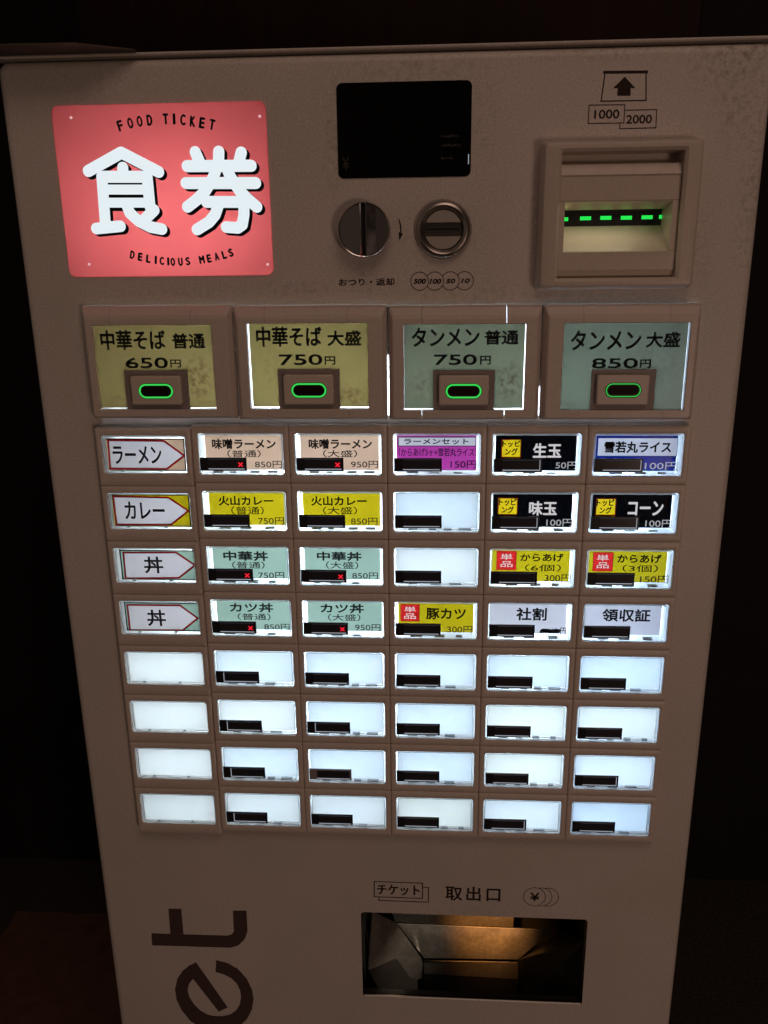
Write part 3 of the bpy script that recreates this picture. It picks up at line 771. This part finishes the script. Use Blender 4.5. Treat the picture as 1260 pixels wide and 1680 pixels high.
# ---------------------------------------------------------------- bill acceptor
bill = empty('bill_acceptor', (121, 0, 238), parent=machine)
g = MB((121, 0, 238))
O = lambda i: rrect(71 + i, 193 + i, 172 - i, 284.5 - i, max(.3, 3 - i * .3))
I = lambda i, r=1.0: rrect(83.7 + i, 200.5 + i, 159.7 - i, 277.2 - i, r)
g.loft([(O(0), 5.2), (O(0), 1), (O(1.2), -6), (O(2.4), -8), (O(3.4), -8.4), (I(-1.8), -8.4), (I(0), -6.6), (I(0.8), 14)], 'bezel')
g.build('bezel', bill, smooth=True)
# the nose inside the bezel, extruded across
g = MB((121, 8, 238))
P = [(9, 279), (9, 272.3), (1.5, 270.8), (-1.0, 270.0), (-3.2, 265.2), (-4.0, 263.6), (-3.2, 262.6), (-3.6, 248.4), (-3.0, 247.5), (12, 243.6), (21, 243.6)]
Q = [(21, 233.6), (12, 227.0), (-1.5, 217.6), (-3.2, 216.8), (-3.6, 214.2), (-3.4, 205.6), (-1.6, 202.0), (1, 200.0)]
def extr(pr, x0, x1, mat):
    g.add([(x0, y, z) for y, z in pr] + [(x1, y, z) for y, z in pr], [(i, i + 1, len(pr) + i + 1, len(pr) + i) for i in range(len(pr) - 1)], mat)
extr(P, 84.2, 159.2, 'bezel'); extr(Q, 84.2, 159.2, 'bezel')
sidep = [(21, 243.6), (12, 243.6), (-3, 247.5), (-3, 217), (12, 227), (21, 233.6)]
for x, xo in ((87.4, 84.2), (155.2, 159.2)):
    g.poly3([(x + (-.8 if y < 5 else .6) * (1 if x > 120 else -1) * -1, y, z) for y, z in sidep], 'bezel')
    g.poly3([(xo, -3.3, 217), (x, -3.3, 217), (x, -3.3, 247.7), (xo, -3.3, 247.7)], 'bezel')
g.build('note_mouth', bill)
g = MB((121, 22, 238)); g.box(80, 165, 20.6, 22, 232.5, 244.5, 'black'); g.build('light_bar', bill)
for i, (x, z) in enumerate(LEDS):
    g = MB((x, 20, z)); w = 3.6 if i not in (0, 5) else 2.6
    g.box(x - w, x + w, 20.0, 20.6, z - 1.2, z + 1.2, 'green_led', .2)
    g.build('indicator_light', bill)
d = bpy.data.lights.new('mouth_lamp', 'AREA'); d.shape = 'RECTANGLE'; d.size = .05; d.size_y = .004; d.energy = .0042; d.color = (1, .93, .58)
o = bpy.data.objects.new('mouth_lamp', d); col.objects.link(o); o.rotation_euler = (RAD(-20), 0, 0); place(o, (112, 5, 245.0), bill)

# ---------------------------------------------------------------- four large buttons
BIG = [(-185.8, 'olive', 'b1'), (-81.9, 'olive', 'b2'), (24.5, 'sage', 'b3'), (128.4, 'sage', 'b4')]
BIGW = [(-230.0, 114.8, -147.3, 172.6), (-123.0, 115.0, -40.8, 173.0), (-16.4, 113.9, 65.3, 171.7), (90.0, 113.8, 172.2, 171.8)]
BIGO = [(-237.8, 107.4, -133.6, 185.0), (-132.4, 106.6, -28.2, 184.2), (-26.9, 106.4, 75.9, 183.6), (76.9, 106.3, 179.9, 183.5)]
PLATES = {'b1': (-211.2, -166.6, 141.7, -206.0, 118.3, -170.9, 138.3, -200.7, 122.6, -175.7, 133.5),
          'b2': (-103.2, -60.9, 142.2, -99.0, 118.3, -64.8, 138.8, -94.0, 122.9, -69.0, 133.7),
          'b3': (3.5, 45.2, 141.0, 7.4, 117.6, 40.9, 137.9, 11.6, 122.1, 36.7, 132.8),
          'b4': (110.2, 152.6, 141.0, 113.4, 117.6, 147.8, 137.8, 118.7, 122.6, 143.0, 133.0)}
big_stain = {'b1': [(28, -8, 14, 20, .9), (-22, -22, 18, 8, .5)], 'b2': [(28, -20, 14, 10, .8), (-25, -5, 10, 20, .3)],
             'b3': [(30, -10, 12, 16, .95), (-28, -12, 12, 14, .5)], 'b4': [(20, 0, 30, 30, .25)]}
big_col = {'b1': (.088, .064, .023, 1), 'b2': (.084, .062, .021, 1), 'b3': (.052, .054, .034, 1), 'b4': (.046, .050, .034, 1)}
big_label = {'b1': 'large button, olive card priced 650', 'b2': 'large button, olive card priced 750',
             'b3': 'large button, grey green card priced 750, red smudge', 'b4': 'large button, grey green card priced 850'}
gap = {'b1': (-.4, -.4, .8), 'b2': (1.2, 0, 1.1), 'b3': (.1, .5, .9), 'b4': (-.4, .7, -.2)}      # card gaps left, right, bottom
for (bx, tone, key), w, ou in zip(BIG, BIGW, BIGO):
    mid = ((w[0] + w[2]) / 2, -5, (w[1] + w[3]) / 2)
    g = MB(mid)
    o0 = lambda i, j=0, k=0, r=1.5: rrect(ou[0] + i, ou[1] + k, ou[2] - i, ou[3] - j, r, 3)
    wi = lambda i: rrect(w[0] + i, w[1] + i, w[2] - i, w[3] - i, .4, 3)
    g.loft([(o0(0), 3.0), (o0(0), -1.5), (o0(.8, 1.2, .6), -4.0), (o0(2.6, 6.0, 1.8), -7.3), (o0(3.6, 8.2, 2.6), -8.0),
            (wi(-.5), -8.0), (wi(0), -7.5), (wi(0), -3)], 'plastic')
    # parting lines: cut the ring at two places, top and bottom
    bm = bmesh.new(); me = bpy.data.meshes.new('cut')
    me.from_pydata([tuple(v) for v in g.v], [], g.f); bm.from_mesh(me)
    for s in (-28.6, 27.6):
        for dx in ((-.13, .13) if key == 'b3' else (-.06, .06)):
            bmesh.ops.bisect_plane(bm, geom=bm.verts[:] + bm.edges[:] + bm.faces[:], plane_co=(mid[0] + s + dx, 0, 0), plane_no=(1, 0, 0))
        kill = [f for f in bm.faces if abs(f.calc_center_median().x - (mid[0] + s)) < (.12 if key == 'b3' else .055)]
        bmesh.ops.delete(bm, geom=kill, context='FACES')
    bm.verts.index_update(); g.v = [tuple(v.co) for v in bm.verts]; g.f = [tuple(v.index for v in f.verts) for f in bm.faces]; g.m = [0] * len(g.f)
    bm.free(); bpy.data.meshes.remove(me)
    for k, s in enumerate((-28.6, 27.6)):  # opaque strips added behind the cuts to stop light showing through
        if key == 'b3' and k == 1: continue
        x_ = mid[0] + s
        for za, zb_, zc in ((ou[3] - .4, ou[3] - 6.6, w[3] + .1), (ou[1] + .4, ou[1] + 2.3, w[1] - .1)):
            q_ = [(-1.2, za), (-6.4, zb_), (-7.0, zc)]
            if key == 'b3' and za < mid[2]: continue
            g.add([(x_ - .8, y_, z_) for y_, z_ in q_] + [(x_ + .8, y_, z_) for y_, z_ in q_], [(0, 1, 4, 3), (1, 2, 5, 4)], 'dark')
    big = g.build('large_menu_button', machine, smooth=False); big['label'] = big_label[key]
    M['card_' + key] = sheet(tone + '_card_' + key, big_col[key], gloss=.03, speck=.07, stains=big_stain[key])
    gl, gr, gb = gap[key]
    g = MB((mid[0], -4.9, mid[2])); g.rect(w[0] + gl, w[1] + gb, w[2] - gr, w[3] + .5, -4.9, 'card_' + key); g.build('menu_card', big)
    g = MB((mid[0], -5.2, mid[2]))
    for s, a, b, c, d, st in TEXTS[key]: write(g, s, a, b, c, d, -5.15, st)
    g.build('lettering', big)
    bx0, bx1, bz1, px0, pz0, px1, pz1, rx0, rz0, rx1, rz1 = PLATES[key]
    g = MB((mid[0], -6, w[1] + 14))
    g.box(bx0, bx1, -6.2, -3.2, w[1] + .05, bz1, 'taupe')
    g.build('button_plate', big)
    g = MB((mid[0], -8, w[1] + 14))
    g.loft([(rrect(px0, pz0, px1, pz1, 1.5, 4), -6.2), (rrect(px0, pz0, px1, pz1, 1.5, 4), -9.4), (rrect(px0 + .9, pz0 + .9, px1 - .9, pz1 - .9, 1.2, 4), -10.2)], 'cap', False, True)
    g.build('push_cap', big, smooth=True)
    ccx, ccz, rw, rh = (rx0 + rx1) / 2, (rz0 + rz1) / 2, (rx1 - rx0) / 2, (rz1 - rz0) / 2
    def stad(hw, hh): return rrect(ccx - hw, ccz - hh, ccx + hw, ccz + hh, hh - .01, 8)
    g = MB((ccx, -10, ccz))
    dim = key == 'b4'
    st_ = lambda i: stad(rw - i, rh - i)
    g.loft([(st_(0), -10.25), (st_(.5), -10.5)], 'green_dim')
    g.loft([(st_(.5), -10.5), (st_(1.6), -10.5)], 'green_dim' if dim else 'green_ring')
    if dim: g.loft([(st_(.7), -10.55), (st_(1.15), -10.55)], 'green_ring')
    g.loft([(st_(1.6), -10.5), (st_(2.0), -10.3)], 'green_dim')
    g.build('ring_light', big)
    g = MB((ccx, -10, ccz)); g.poly(st_(2.0), -10.3, 'ring_dark'); g.build('dark_window', big)

m_, n_, l_, p_, o_ = new_mat('spill_glow_trim')  # translucency added so this strip glows like light spilling under the buttons
a_ = n_.new('ShaderNodeAddShader'); t_ = n_.new('ShaderNodeBsdfTranslucent'); t_.inputs[0].default_value = (.040, .044, .048, 1)
p_.inputs['Base Color'].default_value = (.56, .49, .43, 1); p_.inputs['Roughness'].default_value = .4
l_.new(p_.outputs[0], a_.inputs[0]); l_.new(t_.outputs[0], a_.inputs[1]); l_.new(a_.outputs[0], o_.inputs[0])
M['trim'] = m_
g = MB((-28, 5, 102)); g.rect(-236.5, 97.5, 179, 108.2, 5.4, 'trim'); g.build('spill_glow_strip', machine)

# ---------------------------------------------------------------- menu buttons: 5 columns x 8 rows, and 8 row labels
def housing_mb(x, z, w, h, ww, wh, y, wz=0):
    g = MB((x, y, z))
    o = lambda i: rrect(x - w / 2 + i, z - h / 2 + i, x + w / 2 - i, z + h / 2 - i, .8, 4)
    q = lambda i: rrect(x - ww / 2 - i, z + wz - wh / 2 - i, x + ww / 2 + i, z + wz + wh / 2 + i, 2.2 + i, 4)
    g.loft([(o(0), y + 7.5), (o(0), y - .2), (o(.25), y - .8), (o(.8), y - 1.15), (q(.55), y - 1.2), (q(.25), y - 1.0), (q(.12), y - .3), (q(.12), y + .9)], 'plastic_panel')
    return g
def lens_mb(x, z, ww, wh, y, rim, seed, clips=4, blank=False):
    rnd = random.Random(seed)
    g = MB((x, y, z))
    q = lambda i, r: rrect(x - ww / 2 + i, z - wh / 2 + i, x + ww / 2 - i, z + wh / 2 - i, r, 4)
    if blank:
        dm = 'diffuser' if clips <= 2 else ('diffuser', 'diffuser_cool', 'diffuser', 'diffuser_warm', 'diffuser_cool')[seed % 5]
        g.loft([(q(rim + .1, 1.0), y + .5), (q(rim + .6, .8), y + 1.6)], dm, False, False)
        g.poly([(a, b + (1.5 if clips > 2 else .5)) if b < z else (a, b) for a, b in q(rim + .3, 1.0)], y + 1.2, dm)
    g.loft([(q(0, 2.1), y + 1.6), (q(0, 2.1), y - .6), (q(.25, 1.9), y - .95), (q(rim - .2, 1.2), y - .95), (q(rim, 1.0), y - .7), (q(rim + .15, 1.0), y + 9.4)], 'lens')
    # clips moulded along the bottom edge
    zz = z - wh / 2 + rim
    u = x - ww / 2 + rnd.uniform(9, 12)
    for k in range(clips):
        w_ = rnd.uniform(4, 9) if clips > 2 else rnd.uniform(2, 3.5)
        if u + w_ > x + ww / 2 - 3: break
        g.box(u, u + w_, y - .5 + rnd.uniform(0, .4), y + rnd.uniform(1.5, 4.5), zz + .12, zz + (rnd.uniform(.6, 1.3) if clips > 2 else .5), 'lens_grey')
        u += w_ + (rnd.uniform(5, 11) if clips > 2 else 26)
    return g
CARDS = {(2, 1): 'tan', (3, 1): 'tan', (4, 1): 'magenta', (5, 1): 'blackcard', (6, 1): 'blue', (2, 2): 'yellow', (3, 2): 'yellow',
         (5, 2): 'blackcard', (6, 2): 'blackcard', (2, 3): 'mint', (3, 3): 'mint', (5, 3): 'yellow', (6, 3): 'yellow',
         (2, 4): 'mint', (3, 4): 'mint', (4, 4): 'yellow', (5, 4): 'white', (6, 4): 'white'}
SOLD = {(2, 1), (3, 1), (2, 3), (3, 3), (2, 4), (3, 4)}
LABEL = {(2, 1): 'menu button with tan card priced 850, red cross lit', (3, 1): 'menu button with tan card priced 950, red cross lit',
         (4, 1): 'menu button with magenta card', (5, 1): 'menu button with black card priced 50', (6, 1): 'menu button with blue card',
         (2, 2): 'menu button with yellow card priced 750', (3, 2): 'menu button with yellow card priced 850',
         (5, 2): 'menu button with black card of two white characters priced 100', (6, 2): 'menu button with black card of white katakana priced 100',
         (2, 3): 'menu button with mint card priced 750, red cross lit', (3, 3): 'menu button with mint card, upper of the two in its column, priced 850',
         (5, 3): 'menu button with yellow card and red square priced 300', (6, 3): 'menu button with yellow card and red square priced 150',
         (2, 4): 'menu button with mint card priced 850, red cross lit', (3, 4): 'menu button with mint card priced 950, red cross lit',
         (4, 4): 'menu button with yellow card and red square, large black characters', (5, 4): 'menu button with white card and scribbled out price',
         (6, 4): 'menu button with white card of three black characters'}

def card_cells(g, x0, z0, x1, z1, base, patches, y):
    xs = sorted({x0, x1} | {p[0] for p in patches} | {p[2] for p in patches})
    zs = sorted({z0, z1} | {p[1] for p in patches} | {p[3] for p in patches})
    for i in range(len(xs) - 1):
        for j in range(len(zs) - 1):
            mx, mz = (xs[i] + xs[i + 1]) / 2, (zs[j] + zs[j + 1]) / 2
            m = base
            for p in patches:
                if p[0] < mx < p[2] and p[1] < mz < p[3]: m = p[4]
            g.rect(xs[i], zs[j], xs[i + 1], zs[j + 1], y, m)

rnd = random.Random(11)
lens_mesh = {}
proto_housing = None
for r in range(1, 9):
    for c in range(2, 7):
        x, z = cx(c), cz(r)
        if proto_housing is None:
            hb = housing_mb(x, z, 69.75, 42.3, WW, WH, 0).build('menu_button', machine, smooth=True)
            proto_housing = hb
        else:
            hb = proto_housing.copy(); col.objects.link(hb); place(hb, (x, 0, z), machine)
        hb['label'] = LABEL.get((c, r), 'menu button with blank white window')
        s = (rnd.randrange(5), (c, r) not in CARDS)
        if s not in lens_mesh:
            lb = lens_mb(x, z, WW, WH, 0, 1.25, s[0] + 10 * s[1], 4, s[1]).build('button_lens', hb, smooth=True); lens_mesh[s] = lb
        else:
            lb = lens_mesh[s].copy(); col.objects.link(lb); place(lb, (x, 0, z), hb)
        dx = rnd.uniform(-.5, .5)
        if (c, r) in CARDS:
            g = MB((x, 9, z))
            card_cells(g, x - 28.6 + dx, z - 13.7, x + 28.6 + dx, z + 13.4, CARDS[(c, r)], PATCHES.get((c, r), []), 9.0)
            g.build('menu_card', hb)
            g = MB((x, 8.7, z))
            for s_, a, b, cc, d, st in TEXTS[(c, r)]: write(g, s_, a, b, cc, d, 8.7, st)
            for (a, b, cc, d, m) in PATCHES.get((c, r), []):
                if m == 'patch_yellow': g.strip([(a, b), (cc, b), (cc, d), (a, d)], .7, 8.6, 'maroon', True)
                elif m == 'white' and c == 4: g.strip([(a, b), (cc, b), (cc, d), (a, d)], .6, 8.6, 'purple', True)
                elif m == 'patch_red': g.strip([(a, b), (cc, b), (cc, d), (a, d)], .4, 8.6, 'maroon', True)
                elif m == 'white': g.strip([(a, b), (cc, b), (cc, d), (a, d)], .35, 8.6, 'card_ink', True)
            if (c, r) == (5, 4):
                a, b, cc, d = SCRIBBLE; pts = []
                for i in range(26):
                    pts.append((a + (cc - a) * i / 25, (b + d) / 2 + (.9 if i % 2 else -.9) * rnd.uniform(.4, 1.2)))
                g.brush(pts, 1.05, 8.6, 'card_ink', .004)
            g.build('lettering', hb)
        # push bar
        bxo, bzo = dx * .4, rnd.uniform(-.2, .2)
        worn = (c, r) == (3, 7)
        g = MB((x - 13, -1.6, z - 7.4))
        g.box(x - 30.0 + bxo, x + 3.8 + bxo, -2.0, -1.0, z - 12.0 + bzo, z - 2.3 + bzo, 'taupe' if worn else 'black', .25)
        ax0, ax1, az0, az1 = x - 23.8 + bxo, x + 2.3 + bxo, z - 10.7 + bzo, z - 3.1 + bzo
        g.box(ax0, ax1, -2.3, -2.0, az0, az1, 'black_panel', .15)
        g.box(ax0, ax1, -2.45, -2.0, az0 - .05, az0 + .6, 'painted_edge_glow')
        if c == 2 and r >= 5 or (c == 3 and r in (6,)): g.box(ax0 - .05, ax0 + .5, -2.45, -2.0, az0 + .6, az1, 'painted_edge_glow')
        if c == 6 and r in (1, 7) or c == 5 and r in (1, 2, 8) or (c, r) == (6, 2): g.box(ax1 - .45, ax1 + .05, -2.45, -2.0, az0 + .6, az1, 'painted_edge_glow')
        g.box(ax0, ax1, -2.36, -2.3, az1 - .2, az1, 'painted_edge_glow_dim')
        g.build('push_bar', hb)
        if (c, r) in SOLD:
            sx_, sz_ = x - .4 + bxo, z - 7.2 + bzo
            g = MB((sx_, -3, sz_))
            g.rect(sx_ - 2.3, sz_ - 2.1, sx_ + 2.3, sz_ + 2.1, -2.34, 'red_glow_paint')
            for s_ in (1, -1):
                g.strip([(sx_ - 1.5, sz_ - 1.5 * s_), (sx_ + 1.5, sz_ + 1.5 * s_)], .75, -2.42 - .03 * (s_ > 0), 'red_led')
            g.build('sold_out_light', hb)

LAB = {1: ('tan', 'row label with white arrow on tan'), 2: ('yellow', 'row label with white arrow on yellow'),
       3: ('mint', 'row label with white arrow on mint, upper one'), 4: ('mint', 'row label with white arrow on mint, lower one')}
lab_house = None; lab_lens = {}
for r in range(1, 9):
    x, z = LX, cz(r)
    hx, hz = -203.6, z - 2.0
    if lab_house is None:
        hb = housing_mb(hx, hz, 68.9, 42.3, LW, LH, LY, 2.0).build('row_label', machine, smooth=True); lab_house = hb
    else:
        hb = lab_house.copy(); col.objects.link(hb); place(hb, (hx, LY, hz), machine)
    hb['label'] = LAB[r][1] if r in LAB else 'row label with blank white window'
    bl = r not in LAB
    if bl not in lab_lens:
        lb = lens_mb(x, z, LW, LH, LY, 1.0, 77, 2, bl).build('label_lens', hb, smooth=True); lab_lens[bl] = lb
    else:
        lb = lab_lens[bl].copy(); col.objects.link(lb); place(lb, (x, LY, z), hb)
    if r in LAB:
        yc = LY + 4.0
        g = MB((x, yc, z)); a, b, cc, d = LABEL_CARDS[r]; A = ARROWS[r]
        tip, t1, t0, l0, l1 = A[2], A[1], A[3], A[4], A[0]
        base = LAB[r][0]
        g.poly(A, yc, 'white')
        g.poly([(a, b), l0, l1, (a, d)], yc, base)
        g.poly([(a, d), l1, t1, (cc, d)], yc, base); g.poly([(a, b), (cc, b), t0, l0], yc, base)
        tx = (min(tip[0], cc), tip[1])
        g.poly([t1, tx, (cc, tip[1]), (cc, d)], yc, base); g.poly([t0, (cc, b), (cc, tip[1]), tx], yc, base)
        g.build('label_card', hb)
        g = MB((x, yc, z))
        g.strip(A, 1.5, yc - .15, 'red_line', True)
        g.strip([(a, b), (cc, b), (cc, d), (a, d)], 1.0, yc - .1, 'card_ink', True)
        for s_, a_, b_, c_, d_, st in TEXTS[(1, r)]: write(g, s_, a_, b_, c_, d_, yc - .2, st)
        g.build('lettering', hb)

# ---------------------------------------------------------------- ticket tray
tray = empty('ticket_tray', (40, 60, -365), parent=machine)
g = MB((40, 70, -400))
x0, z0, x1, z1 = holes[3]
r = [(x0 - 6, -512), (x1 + 8, -512), (x1 + 8, z1 + 6), (x0 - 6, z1 + 6)]
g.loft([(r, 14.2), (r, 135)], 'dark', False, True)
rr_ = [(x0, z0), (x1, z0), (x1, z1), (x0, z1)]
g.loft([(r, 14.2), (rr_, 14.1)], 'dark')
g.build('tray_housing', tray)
def plate(nm, key, mat, thick=1.2):
    pts = [Vector(p) for p in TRAY[key]]
    c = sum(pts, Vector()) / len(pts)
    g = MB(tuple(c))
    nrm = (pts[1] - pts[0]).cross(pts[2] - pts[0]).normalized()
    if nrm.y < 0: nrm = -nrm
    n = len(pts); back = [p + nrm * thick for p in pts]
    g.add([tuple(p) for p in pts] + [tuple(p) for p in back], [tuple(range(n)), tuple(range(n, 2 * n))] + [(i, (i + 1) % n, n + (i + 1) % n, n + i) for i in range(n)], mat)
    return g.build(nm, tray)
plate('side_chute_plate', 'left', 'galv'); plate('back_chute_plate', 'back', 'galv'); plate('upper_back_plate', 'upper', 'galv')
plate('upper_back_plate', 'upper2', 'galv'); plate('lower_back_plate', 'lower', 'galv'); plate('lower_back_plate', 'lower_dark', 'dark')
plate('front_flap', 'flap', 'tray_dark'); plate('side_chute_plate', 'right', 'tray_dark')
g = MB((45, 88, -408))
a, b = TRAY['back'][0], TRAY['back'][1]
g.add([(a[0], 87.2, a[2] - .1), (b[0], 87.2, b[2] - .1), (b[0], 87.2, b[2] + .5), (a[0], 87.2, a[2] + .5)], [(0, 1, 2, 3)], 'edge_steel')
g.build('plate_edge', tray)
# unseen orange spot added above the chute for the orange reflections on its plates
d = bpy.data.lights.new('chute_fill_spot', 'SPOT'); d.energy = 1.3; d.color = (1.0, .40, .10); d.shadow_soft_size = .006; d.spot_size = RAD(52); d.spot_blend = 1.0
o = bpy.data.objects.new('chute_fill_spot', d); col.objects.link(o)
place(o, (58, 30, -324), tray)
o.rotation_euler = (Vector((60, 100, -408)) - Vector((58, 30, -324))).to_track_quat('-Z', 'Y').to_euler()

d = bpy.data.lights.new('chute_fill_spot', 'SPOT'); d.energy = .5; d.color = (1.0, .80, .60); d.shadow_soft_size = .004; d.spot_size = RAD(44); d.spot_blend = 1.0  # second unseen spot, added to brighten the left chute plate
o = bpy.data.objects.new('chute_fill_spot', d); col.objects.link(o)
place(o, (100, 40, -324), tray)
o.rotation_euler = (Vector((-18, 62, -418)) - Vector((100, 40, -324))).to_track_quat('-Z', 'Y').to_euler()
